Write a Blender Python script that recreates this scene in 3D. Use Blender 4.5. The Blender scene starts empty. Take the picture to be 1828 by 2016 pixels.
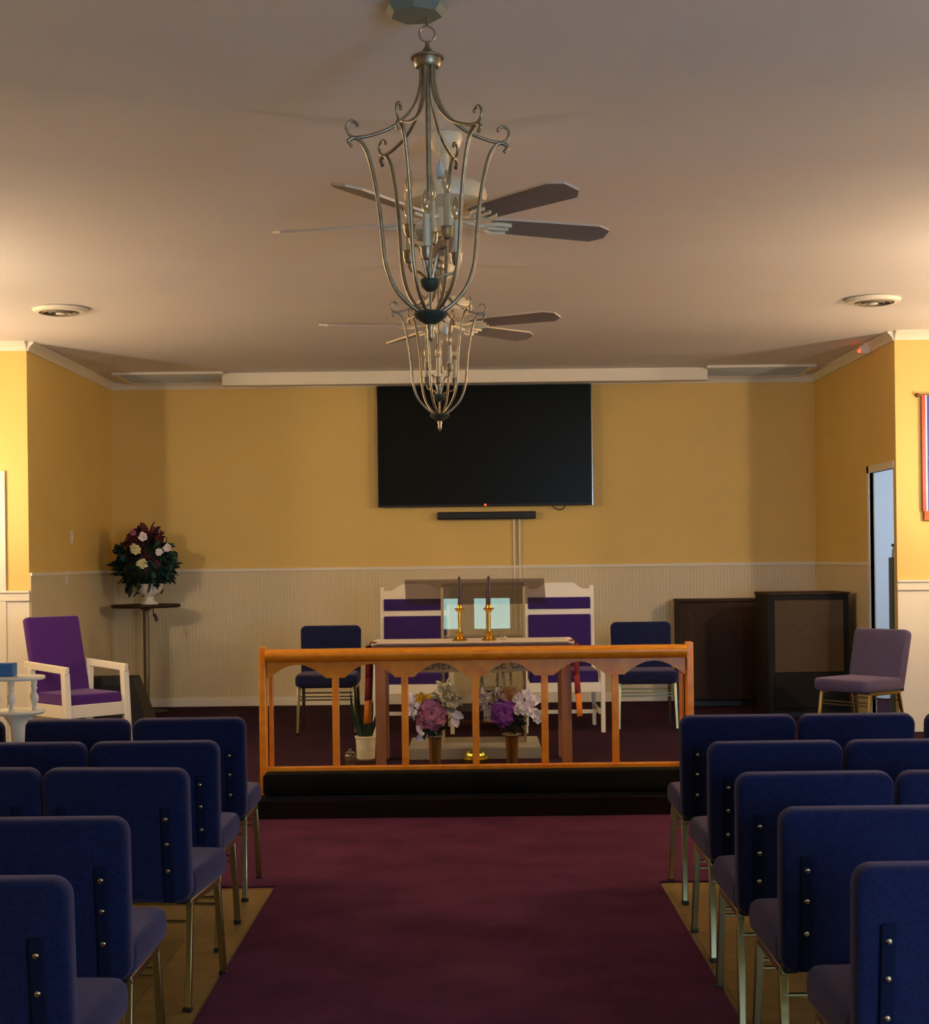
import bpy, bmesh, math, random
from mathutils import Vector, Matrix, Euler
random.seed(7)
C = bpy.context.scene.collection
R = math.radians
F, CX, CY, E, ROLL = 3000.0, 928.0, 1100.0, 1.57, R(0.7)
CEIL, STAGE, YO, YB = 3.38, 0.12, 12.4, 15.3      # ceiling height, stage height, outer wall, back wall
HW = 4.45                                          # half width of the hall
RY = -.95                                          # rear wall (behind the camera)
XL, XR = -3.60, 3.46                               # alcove side walls

def W(px, py, Y):                                  # photo measurement -> point at depth Y
    u, v = (px-CX)/F, (py-CY)/F
    a = u*math.cos(ROLL)-v*math.sin(ROLL); b = u*math.sin(ROLL)+v*math.cos(ROLL)
    return Vector((a*Y, Y, E-b*Y))

# ------------------------------------------------------------------ materials
MATS = {}
def srgb(c):
    return tuple(((x/255)/12.92 if x/255 <= .04045 else ((x/255+.055)/1.055)**2.4) for x in c)
def mat(name, col, rough=.6, metal=0, var=0, vscale=20, bump=0, bscale=60, stretch=(1,1,1), spec=.5, sheen=0, emit=0, coat=0):
    if name in MATS: return MATS[name]
    m = bpy.data.materials.new(name); m.use_nodes = True; MATS[name] = m
    nt = m.node_tree; b = nt.nodes['Principled BSDF']; c = srgb(col)
    b.inputs['Base Color'].default_value = (*c, 1); b.inputs['Roughness'].default_value = rough
    b.inputs['Metallic'].default_value = metal; b.inputs['Specular IOR Level'].default_value = spec
    if sheen: b.inputs['Sheen Weight'].default_value = sheen; b.inputs['Sheen Roughness'].default_value = .5; b.inputs['Sheen Tint'].default_value = (.8, .62, .9, 1)
    if coat: b.inputs['Coat Weight'].default_value = coat
    if emit:
        b.inputs['Emission Color'].default_value = (*c, 1); b.inputs['Emission Strength'].default_value = emit
    if var or bump:
        tc = nt.nodes.new('ShaderNodeTexCoord'); mp = nt.nodes.new('ShaderNodeMapping')
        mp.inputs['Scale'].default_value = stretch; nt.links.new(tc.outputs['Object'], mp.inputs[0])
    if var:
        n = nt.nodes.new('ShaderNodeTexNoise'); n.inputs['Scale'].default_value = vscale; n.inputs['Detail'].default_value = 4
        r = nt.nodes.new('ShaderNodeValToRGB')
        r.color_ramp.elements[0].position = .3; r.color_ramp.elements[1].position = .7
        r.color_ramp.elements[0].color = (*[x*(1-var) for x in c], 1)
        r.color_ramp.elements[1].color = (*[min(1, x*(1+var)) for x in c], 1)
        nt.links.new(mp.outputs[0], n.inputs[0]); nt.links.new(n.outputs[0], r.inputs[0]); nt.links.new(r.outputs[0], b.inputs['Base Color'])
    if bump:
        n = nt.nodes.new('ShaderNodeTexNoise'); n.inputs['Scale'].default_value = bscale; n.inputs['Detail'].default_value = 3 if bscale > 1 else 0.5
        bp = nt.nodes.new('ShaderNodeBump'); bp.inputs['Strength'].default_value = 1; bp.inputs['Distance'].default_value = bump
        nt.links.new(mp.outputs[0], n.inputs[0]); nt.links.new(n.outputs[0], bp.inputs['Height']); nt.links.new(bp.outputs[0], b.inputs['Normal'])
    return m

def glass(name, tint=(235, 240, 240), gloss=.08, rough=.02, haze=0, hazecol=(180, 175, 170)):
    m = bpy.data.materials.new(name); m.use_nodes = True; MATS[name] = m
    nt = m.node_tree; nt.nodes.clear(); o = nt.nodes.new('ShaderNodeOutputMaterial')
    t = nt.nodes.new('ShaderNodeBsdfTransparent'); t.inputs[0].default_value = (*srgb(tint), 1)
    g = nt.nodes.new('ShaderNodeBsdfGlossy'); g.inputs['Roughness'].default_value = rough
    fr = nt.nodes.new('ShaderNodeLayerWeight'); fr.inputs[0].default_value = .5
    pw = nt.nodes.new('ShaderNodeMath'); pw.operation = 'POWER'; pw.inputs[1].default_value = 5; nt.links.new(fr.outputs[1], pw.inputs[0])
    mt = nt.nodes.new('ShaderNodeMath'); mt.operation = 'ADD'; mt.inputs[1].default_value = gloss; mt.use_clamp = True
    mx = nt.nodes.new('ShaderNodeMixShader'); nt.links.new(pw.outputs[0], mt.inputs[0]); nt.links.new(mt.outputs[0], mx.inputs[0])
    nt.links.new(t.outputs[0], mx.inputs[1]); nt.links.new(g.outputs[0], mx.inputs[2]); last = mx
    if haze:
        d = nt.nodes.new('ShaderNodeBsdfDiffuse'); d.inputs[0].default_value = (*srgb(hazecol), 1)
        m2 = nt.nodes.new('ShaderNodeMixShader'); m2.inputs[0].default_value = haze
        nt.links.new(mx.outputs[0], m2.inputs[1]); nt.links.new(d.outputs[0], m2.inputs[2]); last = m2
    nt.links.new(last.outputs[0], o.inputs[0]); return m

YEL = mat('yellow_paint', (234, 198, 112), .62, bump=.0006, bscale=220, var=.03, vscale=1.2)
CREAM = mat('cream_trim', (240, 230, 206), .5)
CEILM = mat('ceiling_paint', (232, 227, 226), .85, bump=.035, bscale=.9, stretch=(.25, 1.2, 1), var=.02, vscale=.8)
FAB = mat('navy_fabric', (19, 28, 64), .95, var=.3, vscale=90, bump=.0015, bscale=260, sheen=.22, spec=.15)
FABG = mat('mauve_grey_fabric', (84, 74, 100), .95, var=.2, vscale=90, bump=.0015, bscale=260, sheen=.3, spec=.15)
PURP = mat('purple_fabric', (74, 30, 114), .85, var=.12, vscale=60, bump=.001, bscale=200, sheen=.3, spec=.2)
PURPD = mat('deep_purple_fabric', (52, 30, 100), .9, var=.12, vscale=60, sheen=.2, spec=.2)
WHITE = mat('white_paint', (242, 234, 214), .45)
FANW = mat('fan_white', (244, 228, 190), .35)
METAL = mat('brushed_champagne_metal', (168, 158, 112), .32, 1)
CHROME = mat('chrome', (200, 195, 180), .18, 1)
PEWTER = mat('aged_pewter', (164, 152, 128), .4, .85, var=.2, vscale=40)
DARKM = mat('dark_verdigris_metal', (70, 84, 76), .4, .5)
CANOP = mat('grey_green_canopy', (128, 136, 122), .6)
BRASS = mat('polished_brass', (226, 176, 62), .2, 1)
BRONZE = mat('bronze', (120, 84, 38), .45, .7, var=.3, vscale=50, stretch=(1, 1, .1))
BLACK = mat('black_plastic', (14, 14, 16), .5)
BLKFAB = mat('black_vinyl', (5, 6, 4), .85, spec=.15, bump=.002, bscale=30)
SCREEN = mat('tv_screen', (20, 22, 14), .3, spec=.12)
LEAF = mat('dark_leaf', (22, 46, 26), .5, var=.4, vscale=30)
LEAFB = mat('blue_green_leaf', (28, 74, 66), .5, var=.3, vscale=30)
BURG = mat('burgundy_petal', (84, 20, 32), .7, var=.3, vscale=40)
PETW = mat('white_petal', (238, 226, 226), .6, var=.05, vscale=20)
PETC = mat('cream_petal', (230, 220, 160), .6)
PETM = mat('mauve_petal', (164, 98, 130), .6, var=.25, vscale=35)
PETP = mat('purple_petal', (118, 44, 142), .6, var=.3, vscale=35)
PETY = mat('yellow_petal', (226, 176, 40), .6)
TWIG = mat('amber_twig', (150, 88, 30), .6)
CERAM = mat('cream_ceramic', (226, 214, 178), .3, var=.12, vscale=18)
REDC = mat('dark_red_cloth', (130, 22, 20), .8)
ORC = mat('amber_cloth', (232, 128, 22), .75)
CAND = mat('plum_wax', (58, 22, 46), .45)
LINEN = mat('white_linen', (236, 220, 200), .85, bump=.001, bscale=80)
CABW = mat('dark_walnut', (58, 38, 20), .7, var=.35, vscale=9, stretch=(1, 1, .12), spec=.3)
CABB = mat('black_stained_wood', (24, 21, 16), .7, spec=.25, var=.2, vscale=9, stretch=(1, 1, .12))
TABW = mat('rosy_brown_wood', (150, 98, 62), .4, var=.15, vscale=12, stretch=(1, 1, .1))
BLADE = mat('taupe_blade', (150, 142, 134), .5, var=.08, vscale=14, stretch=(.3, 1, 1))
BLADEW = mat('blade_edge_white', (225, 205, 180), .5)
ACRY = glass('clear_acrylic', (236, 234, 228), .05, .01)
ACRH = glass('smoky_acrylic', (216, 208, 206), .03, .12, .12, (190, 176, 170))
ACRB = glass('acrylic_block', (200, 200, 196), .1, .08, .55, (196, 186, 170))
BULB = glass('bulb_glass', (240, 232, 212), .32, .05)
DROP = mat('pale_blue_crystal', (215, 235, 250), .2, spec=.8)
LED = mat('red_indicator', (255, 40, 20), .5, emit=6)
BLUE = mat('blue_box_card', (52, 110, 168), .55)
BANB = mat('banner_blue', (60, 80, 160), .6, var=.15, vscale=60)
BANR = mat('banner_red_sequin', (190, 50, 34), .3, .3, var=.6, vscale=160)
BANS = mat('banner_silver_cord', (220, 214, 215), .3, .5)
BANG = mat('banner_gold_fringe', (196, 96, 40), .6, var=.4, vscale=200, stretch=(1, 1, .05))
ROOMB = mat('pale_room_wall', (206, 216, 232), .7)

def wood_mat():
    m = mat('orange_oak', (204, 118, 34), .36, coat=.1)
    nt = m.node_tree; b = nt.nodes['Principled BSDF']
    tc = nt.nodes.new('ShaderNodeTexCoord'); mp = nt.nodes.new('ShaderNodeMapping'); mp.inputs['Scale'].default_value = (2.5, 14, 3)
    n = nt.nodes.new('ShaderNodeTexNoise'); n.inputs['Scale'].default_value = 5; n.inputs['Detail'].default_value = 6
    r = nt.nodes.new('ShaderNodeValToRGB')
    r.color_ramp.elements[0].position = .3; r.color_ramp.elements[0].color = (*srgb((232, 132, 18)), 1)
    r.color_ramp.elements[1].position = .7; r.color_ramp.elements[1].color = (*srgb((248, 164, 30)), 1)
    nt.links.new(tc.outputs['Object'], mp.inputs[0]); nt.links.new(mp.outputs[0], n.inputs[0]); nt.links.new(n.outputs[0], r.inputs[0]); nt.links.new(r.outputs[0], b.inputs['Base Color'])
    return m
OAK = wood_mat()

def carpet_mat(name, c1, c2):
    m = mat(name, c1, 1, spec=.05)
    nt = m.node_tree; b = nt.nodes['Principled BSDF']
    tc = nt.nodes.new('ShaderNodeTexCoord')
    n1 = nt.nodes.new('ShaderNodeTexNoise'); n1.inputs['Scale'].default_value = 3; n1.inputs['Detail'].default_value = 3
    n2 = nt.nodes.new('ShaderNodeTexNoise'); n2.inputs['Scale'].default_value = 240; n2.inputs['Detail'].default_value = 2
    mx = nt.nodes.new('ShaderNodeMath'); mx.operation = 'MULTIPLY_ADD'; mx.inputs[1].default_value = .6
    nt.links.new(tc.outputs['Object'], n1.inputs[0]); nt.links.new(tc.outputs['Object'], n2.inputs[0])
    sc = nt.nodes.new('ShaderNodeMath'); sc.operation = 'MULTIPLY'; sc.inputs[1].default_value = .4
    nt.links.new(n1.outputs[0], sc.inputs[0]); nt.links.new(n2.outputs[0], mx.inputs[0]); nt.links.new(sc.outputs[0], mx.inputs[2])
    r = nt.nodes.new('ShaderNodeValToRGB'); r.color_ramp.elements[0].position = .35; r.color_ramp.elements[1].position = .65
    r.color_ramp.elements[0].color = (*srgb(c1), 1); r.color_ramp.elements[1].color = (*srgb(c2), 1)
    nt.links.new(mx.outputs[0], r.inputs[0]); nt.links.new(r.outputs[0], b.inputs['Base Color'])
    bp = nt.nodes.new('ShaderNodeBump'); bp.inputs['Distance'].default_value = .004
    nt.links.new(n2.outputs[0], bp.inputs['Height']); nt.links.new(bp.outputs[0], b.inputs['Normal'])
    return m
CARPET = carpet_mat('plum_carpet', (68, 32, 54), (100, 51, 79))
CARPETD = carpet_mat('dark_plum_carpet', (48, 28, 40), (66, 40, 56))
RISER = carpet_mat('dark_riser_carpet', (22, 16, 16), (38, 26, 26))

def bead_mat():
    m = mat('beadboard_cream', (228, 210, 168), .5)
    nt = m.node_tree; b = nt.nodes['Principled BSDF']
    tc = nt.nodes.new('ShaderNodeTexCoord'); sx = nt.nodes.new('ShaderNodeSeparateXYZ'); nt.links.new(tc.outputs['Object'], sx.inputs[0])
    ad = nt.nodes.new('ShaderNodeMath'); ad.operation = 'ADD'; nt.links.new(sx.outputs[0], ad.inputs[0]); nt.links.new(sx.outputs[1], ad.inputs[1])
    ml = nt.nodes.new('ShaderNodeMath'); ml.operation = 'MULTIPLY'; ml.inputs[1].default_value = 1/.034; nt.links.new(ad.outputs[0], ml.inputs[0])
    fr = nt.nodes.new('ShaderNodeMath'); fr.operation = 'PINGPONG'; fr.inputs[1].default_value = .5; nt.links.new(ml.outputs[0], fr.inputs[0])
    r = nt.nodes.new('ShaderNodeMapRange'); r.inputs['From Min'].default_value = 0; r.inputs['From Max'].default_value = .1; nt.links.new(fr.outputs[0], r.inputs[0])
    bp = nt.nodes.new('ShaderNodeBump'); bp.inputs['Distance'].default_value = .002; nt.links.new(r.outputs[0], bp.inputs['Height']); nt.links.new(bp.outputs[0], b.inputs['Normal'])
    return m
BEAD = bead_mat()

def tile_mat():
    m = mat('olive_tan_tile', (150, 120, 60), .38, spec=.5)
    nt = m.node_tree; b = nt.nodes['Principled BSDF']; tc = nt.nodes.new('ShaderNodeTexCoord')
    br = nt.nodes.new('ShaderNodeTexBrick'); br.offset = 0; br.inputs['Scale'].default_value = 3.3
    br.inputs['Brick Width'].default_value = 1; br.inputs['Row Height'].default_value = 1; br.inputs['Mortar Size'].default_value = .006
    br.inputs['Color1'].default_value = (*srgb((168, 136, 74)), 1); br.inputs['Color2'].default_value = (*srgb((140, 112, 60)), 1); br.inputs['Mortar'].default_value = (*srgb((84, 66, 40)), 1)
    n = nt.nodes.new('ShaderNodeTexNoise'); n.inputs['Scale'].default_value = 9; n.inputs['Detail'].default_value = 5
    mx = nt.nodes.new('ShaderNodeMix'); mx.data_type = 'RGBA'; mx.blend_type = 'MULTIPLY'; mx.inputs[0].default_value = .55
    nt.links.new(tc.outputs['Object'], br.inputs[0]); nt.links.new(tc.outputs['Object'], n.inputs[0])
    nt.links.new(br.outputs[0], mx.inputs[6]); nt.links.new(n.outputs[0], mx.inputs[7]); nt.links.new(mx.outputs[2], b.inputs['Base Color'])
    return m
TILE = tile_mat()

# ------------------------------------------------------------------ mesh builder
class MB:
    def __init__(s): s.bm = bmesh.new(); s.mi = 0
    def _f(s, vs):
        try:
            f = s.bm.faces.new(vs); f.material_index = s.mi; f.smooth = True; return f
        except ValueError: return None
    def box(s, c, d, M=None, bev=0, seg=2, rot=None):
        T = Matrix.Translation(Vector(c))
        if rot: T = T @ Euler(rot).to_matrix().to_4x4()
        T = T @ Matrix.Diagonal((d[0], d[1], d[2], 1))
        if M: T = M @ T
        g = bmesh.ops.create_cube(s.bm, size=1, matrix=T)
        fs = set(f for v in g['verts'] for f in v.link_faces)
        for f in fs: f.material_index = s.mi; f.smooth = False
        if bev:
            es = list(set(e for v in g['verts'] for e in v.link_edges))
            r = bmesh.ops.bevel(s.bm, geom=es, offset=bev, segments=seg, profile=.5, affect='EDGES', clamp_overlap=True)
            for f in r['faces']: f.material_index = s.mi; f.smooth = True
        return s
    def box2(s, a, b, **k):
        return s.box([(a[i]+b[i])/2 for i in range(3)], [abs(b[i]-a[i]) for i in range(3)], **k)
    def bar(s, p, q, w, d, M=None, bev=0, up=(0, 1, 0)):       # rectangular bar between two points
        p, q = Vector(p), Vector(q); z = (q-p); L = z.length; z.normalize()
        y = Vector(up); x = y.cross(z)
        if x.length < 1e-4: x = Vector((1, 0, 0))
        x.normalize(); y = z.cross(x)
        T = Matrix((x, y, z)).transposed().to_4x4(); T.translation = (p+q)/2
        if M: T = M @ T
        return s.box((0, 0, 0), (w, d, L), M=T, bev=bev)
    def rings(s, rs, close=False, cap=True):
        R0 = [[s.bm.verts.new(v) for v in r] for r in rs]; n = len(R0[0])
        m = len(R0)
        for i in range(m if close else m-1):
            a, b = R0[i], R0[(i+1) % m]
            for j in range(n): s._f([a[j], a[(j+1) % n], b[(j+1) % n], b[j]])
        if cap and not close: s._f(R0[0][::-1]); s._f(R0[-1])
        return s
    def tube(s, pts, r, n=8, M=None, close=False, flat=1):
        pts = [Vector(p) for p in pts]; m = len(pts)
        rr = r if isinstance(r, (list, tuple)) else [r]*m
        out = []; prev = None
        for i, p in enumerate(pts):
            if close: t = pts[(i+1) % m]-pts[i-1]
            else: t = pts[min(i+1, m-1)]-pts[max(i-1, 0)]
            t.normalize()
            a = prev if prev else (Vector((0, 0, 1)) if abs(t.z) < .9 else Vector((1, 0, 0)))
            x = (a-t*a.dot(t)).normalized(); prev = x; y = t.cross(x)
            ring = [p+(x*math.cos(6.28318*k/n)+y*math.sin(6.28318*k/n)*flat)*rr[i] for k in range(n)]
            out.append([M @ v for v in ring] if M else ring)
        return s.rings(out, close)
    def lathe(s, prof, c=(0, 0, 0), n=24, M=None):
        c = Vector(c); out = []
        for r, z in prof:
            ring = [c+Vector((max(r, 1e-4)*math.cos(6.28318*k/n), max(r, 1e-4)*math.sin(6.28318*k/n), z)) for k in range(n)]
            out.append([M @ v for v in ring] if M else ring)
        return s.rings(out)
    def sphere(s, c, r, n=12, M=None):
        if not isinstance(r, (tuple, list)): r = (r, r, r)
        T = Matrix.Translation(Vector(c)) @ Matrix.Diagonal((*r, 1))
        if M: T = M @ T
        g = bmesh.ops.create_uvsphere(s.bm, u_segments=n, v_segments=max(6, n//2), radius=1, matrix=T)
        for f in set(f for v in g['verts'] for f in v.link_faces): f.material_index = s.mi; f.smooth = True
        return s
    def prism(s, poly, y0, y1, M=None):                          # polygon in x,z extruded in y
        a = [Vector((x, y0, z)) for x, z in poly]; b = [Vector((x, y1, z)) for x, z in poly]
        if M: a = [M @ v for v in a]; b = [M @ v for v in b]
        A = [s.bm.verts.new(v) for v in a]; B = [s.bm.verts.new(v) for v in b]; n = len(A)
        s._f(A); s._f(B[::-1])
        for i in range(n): s._f([A[i], B[i], B[(i+1) % n], A[(i+1) % n]])
        return s
    def slab(s, w, h, t, rc, M, puff=.02, taper=0, bow=0):       # rounded cushion slab, w in x, h in z, t in y
        lay = [(-.5, puff), (-.46, puff*.45), (-.34, puff*.12), (-.15, 0), (.15, 0), (.34, puff*.12), (.46, puff*.45), (.5, puff)]
        out = []
        for ty, ins in lay:
            ring = []; W2, H2, r = w/2-ins, h/2-ins, max(.004, rc-ins*.5)
            for cx, cz, a0 in ((W2-r, H2-r, 0), (-(W2-r), H2-r, 90), (-(W2-r), -(H2-r), 180), (W2-r, -(H2-r), 270)):
                for k in range(6):
                    a = R(a0+k*18); x, z = cx+r*math.cos(a), cz+r*math.sin(a)
                    x *= 1+taper*(z/h); z += bow*(1-(2*x/w)**2)*(1 if z > 0 else 0)
                    ring.append(M @ Vector((x, ty*t, z)))
            out.append(ring)
        return s.rings(out)
    def petal(s, o, d, L, w, curl=.3, up=(0, 0, 1), th=.0015):
        o, d, u = Vector(o), Vector(d).normalized(), Vector(up)
        x = d.cross(u)
        if x.length < .05: x = d.cross(Vector((1, 0, 0)))
        x.normalize(); nn = x.cross(d)
        top, bot = [], []
        for i in range(5):
            t = i/4; ww = w*math.sin(math.pi*(.12+.83*t))**.8*.5; row, row2 = [], []
            for j in (-1, 0, 1):
                p = o+d*(L*t)+x*(ww*j)+nn*(curl*L*t*t-abs(j)*-.12*w)
                row.append(s.bm.verts.new(p)); row2.append(s.bm.verts.new(p-nn*th))
            top.append(row); bot.append(row2)
        for i in range(4):
            for j in range(2):
                s._f([top[i][j], top[i][j+1], top[i+1][j+1], top[i+1][j]]); s._f([bot[i][j+1], bot[i][j], bot[i+1][j], bot[i+1][j+1]])
        for i in range(4):
            s._f([top[i][0], top[i+1][0], bot[i+1][0], bot[i][0]]); s._f([top[i+1][2], top[i][2], bot[i][2], bot[i+1][2]])
        s._f([top[4][0], top[4][1], top[4][2], bot[4][2], bot[4][1], bot[4][0]])
        return s
    def build(s, name, m, parent=None, sharp=38, loc=None):
        bmesh.ops.recalc_face_normals(s.bm, faces=s.bm.faces)
        for e in s.bm.edges:
            if len(e.link_faces) == 2 and e.calc_face_angle(0) > R(sharp): e.smooth = False
        me = bpy.data.meshes.new(name); s.bm.to_mesh(me); s.bm.free()
        for mm in (m if isinstance(m, (list, tuple)) else [m]): me.materials.append(mm)
        o = bpy.data.objects.new(name, me); C.objects.link(o)
        if parent: o.parent = parent
        if loc: o.location = loc
        return o

def thing(name, label, cat, loc=(0, 0, 0), rz=0, group=None):
    o = bpy.data.objects.new(name, None); C.objects.link(o); o.location = loc; o.rotation_euler = (0, 0, rz); o.empty_display_size = .1
    o['label'] = label; o['category'] = cat
    if group: o['group'] = group
    return o
def tag(o, label, cat, group=None):
    o['label'] = label; o['category'] = cat
    if group: o['group'] = group
    return o
def struct(name, mb, m, parent=None, label=None):
    o = mb.build(name, m, parent)
    if not parent: o['kind'] = 'structure'
    if label: o['label'] = label
    return o
def dup(root, loc, rz, label, group=None):
    r = root.copy(); C.objects.link(r); r.location = loc; r.rotation_euler = (0, 0, rz); r['label'] = label
    if group: r['group'] = group
    for ch in list(root.children):
        c = ch.copy(); C.objects.link(c); c.parent = r
        for g in list(ch.children):
            d = g.copy(); C.objects.link(d); d.parent = c
    return r
def smoothcurve(pts, n=6):                                       # Catmull-Rom
    P = [Vector(p) for p in pts]; P = [P[0]*2-P[1]]+P+[P[-1]*2-P[-2]]; out = []
    for i in range(1, len(P)-2):
        for k in range(n):
            t = k/n; a, b, c, d = P[i-1], P[i], P[i+1], P[i+2]
            out.append(.5*((2*b)+(c-a)*t+(2*a-5*b+4*c-d)*t*t+(3*b-a-3*c+d)*t**3))
    out.append(P[-2]); return out

# ------------------------------------------------------------------ the room
struct('floor', MB().box2((-HW-.1, RY, -.1), (HW+.1, YO+.2, 0)), TILE)
o = struct('floor_front_carpet', MB().box2((-HW, 7.33, 0), (HW, 9.6, .008), bev=.003), CARPET)
o = MB().box2((-.965, RY+.2, 0), (.885, 7.345, .007), bev=.003).build('carpet_runner', CARPET)
tag(o, 'long plum carpet runner down the centre aisle between the chair rows', 'carpet runner')
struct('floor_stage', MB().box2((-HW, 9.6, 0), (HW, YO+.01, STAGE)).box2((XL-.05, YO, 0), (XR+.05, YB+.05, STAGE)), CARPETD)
xs0, xs1 = W(507, 1570, 9.22).x, W(1348, 1570, 9.22).x
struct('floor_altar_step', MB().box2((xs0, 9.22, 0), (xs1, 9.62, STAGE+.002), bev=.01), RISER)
struct('ceiling', MB().box2((-HW-.1, RY, CEIL), (HW+.1, YB+.3, CEIL+.1)), CEILM)
# hall side walls with real openings for the windows
def wall_y(name, x, th, y0, y1, openings, z0=0, z1=CEIL, m=YEL):   # wall in plane x, spanning y
    mb = MB(); ys = y0
    for (a, b, lo, hi) in openings:
        mb.box2((x, ys, z0), (x+th, a, z1)); mb.box2((x, a, z0), (x+th, b, lo)); mb.box2((x, a, hi), (x+th, b, z1)); ys = b
    mb.box2((x, ys, z0), (x+th, y1, z1)); return struct(name, mb, m)
struct('wall_left', MB().box2((-HW-.1, RY, 0), (-HW, YO, CEIL)), YEL)
struct('wall_right', MB().box2((HW, RY, 0), (HW+.1, YO, CEIL)), YEL)
# rear wall (behind the camera) with a glazed double door and two windows
mb = MB(); xs = -HW
RO = [(-.95, .95, .0, 2.3), (2.5, 4.1, .8, 2.4)]
for a, b, lo, hi in RO:
    mb.box2((xs, RY, 0), (a, RY+.1, CEIL)); mb.box2((a, RY, hi), (b, RY+.1, CEIL))
    if lo > 0: mb.box2((a, RY, 0), (b, RY+.1, lo))
    xs = b
mb.box2((xs, RY, 0), (HW, RY+.1, CEIL)); struct('wall_rear', mb, YEL)
SKYP = mat('daylit_pane', (158, 196, 245), .4, emit=18)
def window(n, a, b, lo, hi):
    f = MB()
    for p, q in (((a, lo), (a+.06, hi)), ((b-.06, lo), (b, hi)), ((a, lo), (b, lo+.06)), ((a, hi-.06), (b, hi)), (((a+b)/2-.03, lo), ((a+b)/2+.03, hi))):
        f.box2((p[0], RY+.04, p[1]), (q[0], RY+.12, q[1]))
    r = struct('window_%d' % n, f, WHITE)
    MB().box2((a+.03, RY+.05, lo+.03), (b-.03, RY+.06, hi-.03)).build('window_pane', SKYP, r)
window(1, *RO[1])
LZ0, LZ1 = 1.27, 1.74                                          # small lites in the rear double door
f = MB(); xs = -.93
for x0, x1 in ((-.52, -.22), (.03, .21), (.28, .58)):
    f.box2((xs, RY+.04, 0), (x0, RY+.1, 2.3)); f.box2((x0, RY+.04, 0), (x1, RY+.1, LZ0)); f.box2((x0, RY+.04, LZ1), (x1, RY+.1, 2.3)); xs = x1
f.box2((xs, RY+.04, 0), (.93, RY+.1, 2.3))
dr = struct('door_1', f, CREAM)
for x0, x1 in ((-.52, -.22), (.03, .21), (.28, .58)): MB().box2((x0, RY+.05, LZ0), (x1, RY+.06, LZ1)).build('door_glass', mat('door_lite_pane', (178, 226, 226), .4, emit=5), dr)

# outer front walls (either side of the alcove)
WO, WA = 1.34, 1.50                                              # wainscot heights
for side, x0, x1 in (('front_left', -HW-.1, XL), ('front_right', XR, HW+.1)):
    struct('wall_'+side, MB().box2((x0, YO, 0), (x1, YO+.05, CEIL)), YEL)
wl = struct('trim_1', MB().box2((-HW, YO-.015, STAGE), (XL+.002, YO, WO)), CREAM)
wr = struct('trim_2', MB().box2((XR-.002, YO-.015, STAGE), (HW, YO, WO)), CREAM)
struct('trim_3', MB().box2((-HW, YO-.035, WO-.07), (XL+.01, YO-.012, WO), bev=.006).box2((-HW, YO-.05, WO-.005), (XL+.012, YO-.012, WO+.015), bev=.006), CREAM)
struct('trim_4', MB().box2((XR-.01, YO-.035, WO-.07), (HW, YO-.012, WO), bev=.006).box2((XR-.012, YO-.05, WO-.005), (HW, YO-.012, WO+.015), bev=.006), CREAM)
def crown(name, p, q, nrm):
    p, q, nv = Vector((*p, 0)), Vector((*q, 0)), Vector((*nrm, 0)); mb = MB()
    prof = [(0, 0), (.055, 0), (.055, -.012), (.035, -.03), (.018, -.055), (.012, -.075), (0, -.075)]
    mb.rings([[b+nv*u+Vector((0, 0, CEIL+v)) for u, v in prof] for b in (p, q)]); struct(name, mb, CREAM)
crown('trim_5', (-HW, YO), (XL, YO), (0, -1)); crown('trim_6', (XR, YO), (HW, YO), (0, -1))
crown('trim_7', (XL, YO), (XL, YB), (1, 0)); crown('trim_8', (XR, YO), (XR, YB), (-1, 0)); crown('trim_9', (XL, YB), (XR, YB), (0, -1))
# alcove
struct('wall_back', MB().box2((XL-.1, YB, 0), (XR+2.6, YB+.1, CEIL)), YEL)
struct('wall_alcove_left', MB().box2((XL-.1, YO+.05, 0), (XL, YB, CEIL)), YEL)
DY0, DY1, DZ = 12.47, 13.22, 2.27
wall_y('wall_alcove_right', XR, .03, YO+.05, YB, [(DY0, DY1, 0, DZ)])
struct('trim_10', MB().box2((XL, YB-.014, STAGE), (XR, YB, WA)), BEAD)
struct('trim_11', MB().box2((XL, YO+.0, STAGE), (XL+.014, YB-.014, WA)), BEAD)
struct('trim_12', MB().box2((XR-.014, DY1+.07, STAGE), (XR, YB-.014, WA)), BEAD)
struct('trim_13', MB().box2((XL+.014, YB-.024, WA-.03), (XR-.014, YB-.012, WA), bev=.003).box2((XL+.012, YO, WA-.03), (XL+.024, YB-.02, WA), bev=.003).box2((XR-.024, DY1+.08, WA-.03), (XR-.012, YB-.02, WA), bev=.003), CREAM)
struct('baseboard_back', MB().box2((XL+.015, YB-.03, STAGE), (XR-.015, YB-.014, STAGE+.09), bev=.004), CREAM)
mb = MB()                                                         # doorway casing in right alcove wall
mb.box2((XR+.001, DY0, STAGE), (XR+.045, DY0+.02, DZ)).box2((XR-.012, DY1, STAGE), (XR+.04, DY1+.06, DZ+.06)).box2((XR-.012, DY0-.02, DZ), (XR+.04, DY1+.06, DZ+.06))
struct('door_2', mb, CREAM)
# side room seen through the doorway
struct('wall_side_room', MB().box2((XR+2.5, YO+.12, 0), (XR+2.6, YB, CEIL)).box2((XR+.04, YB-.03, 0), (XR+2.5, YB-.01, CEIL)).box2((XR+.05, YO+.07, CEIL-.02), (XR+2.5, YB, CEIL)).box2((XR+.05, YO+.05, 0), (XR+2.5, YO+.07, CEIL)), ROOMB)
struct('floor_side_room', MB().box2((XR, YO+.12, 0), (XR+2.5, YB, STAGE)), CARPETD)
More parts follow.
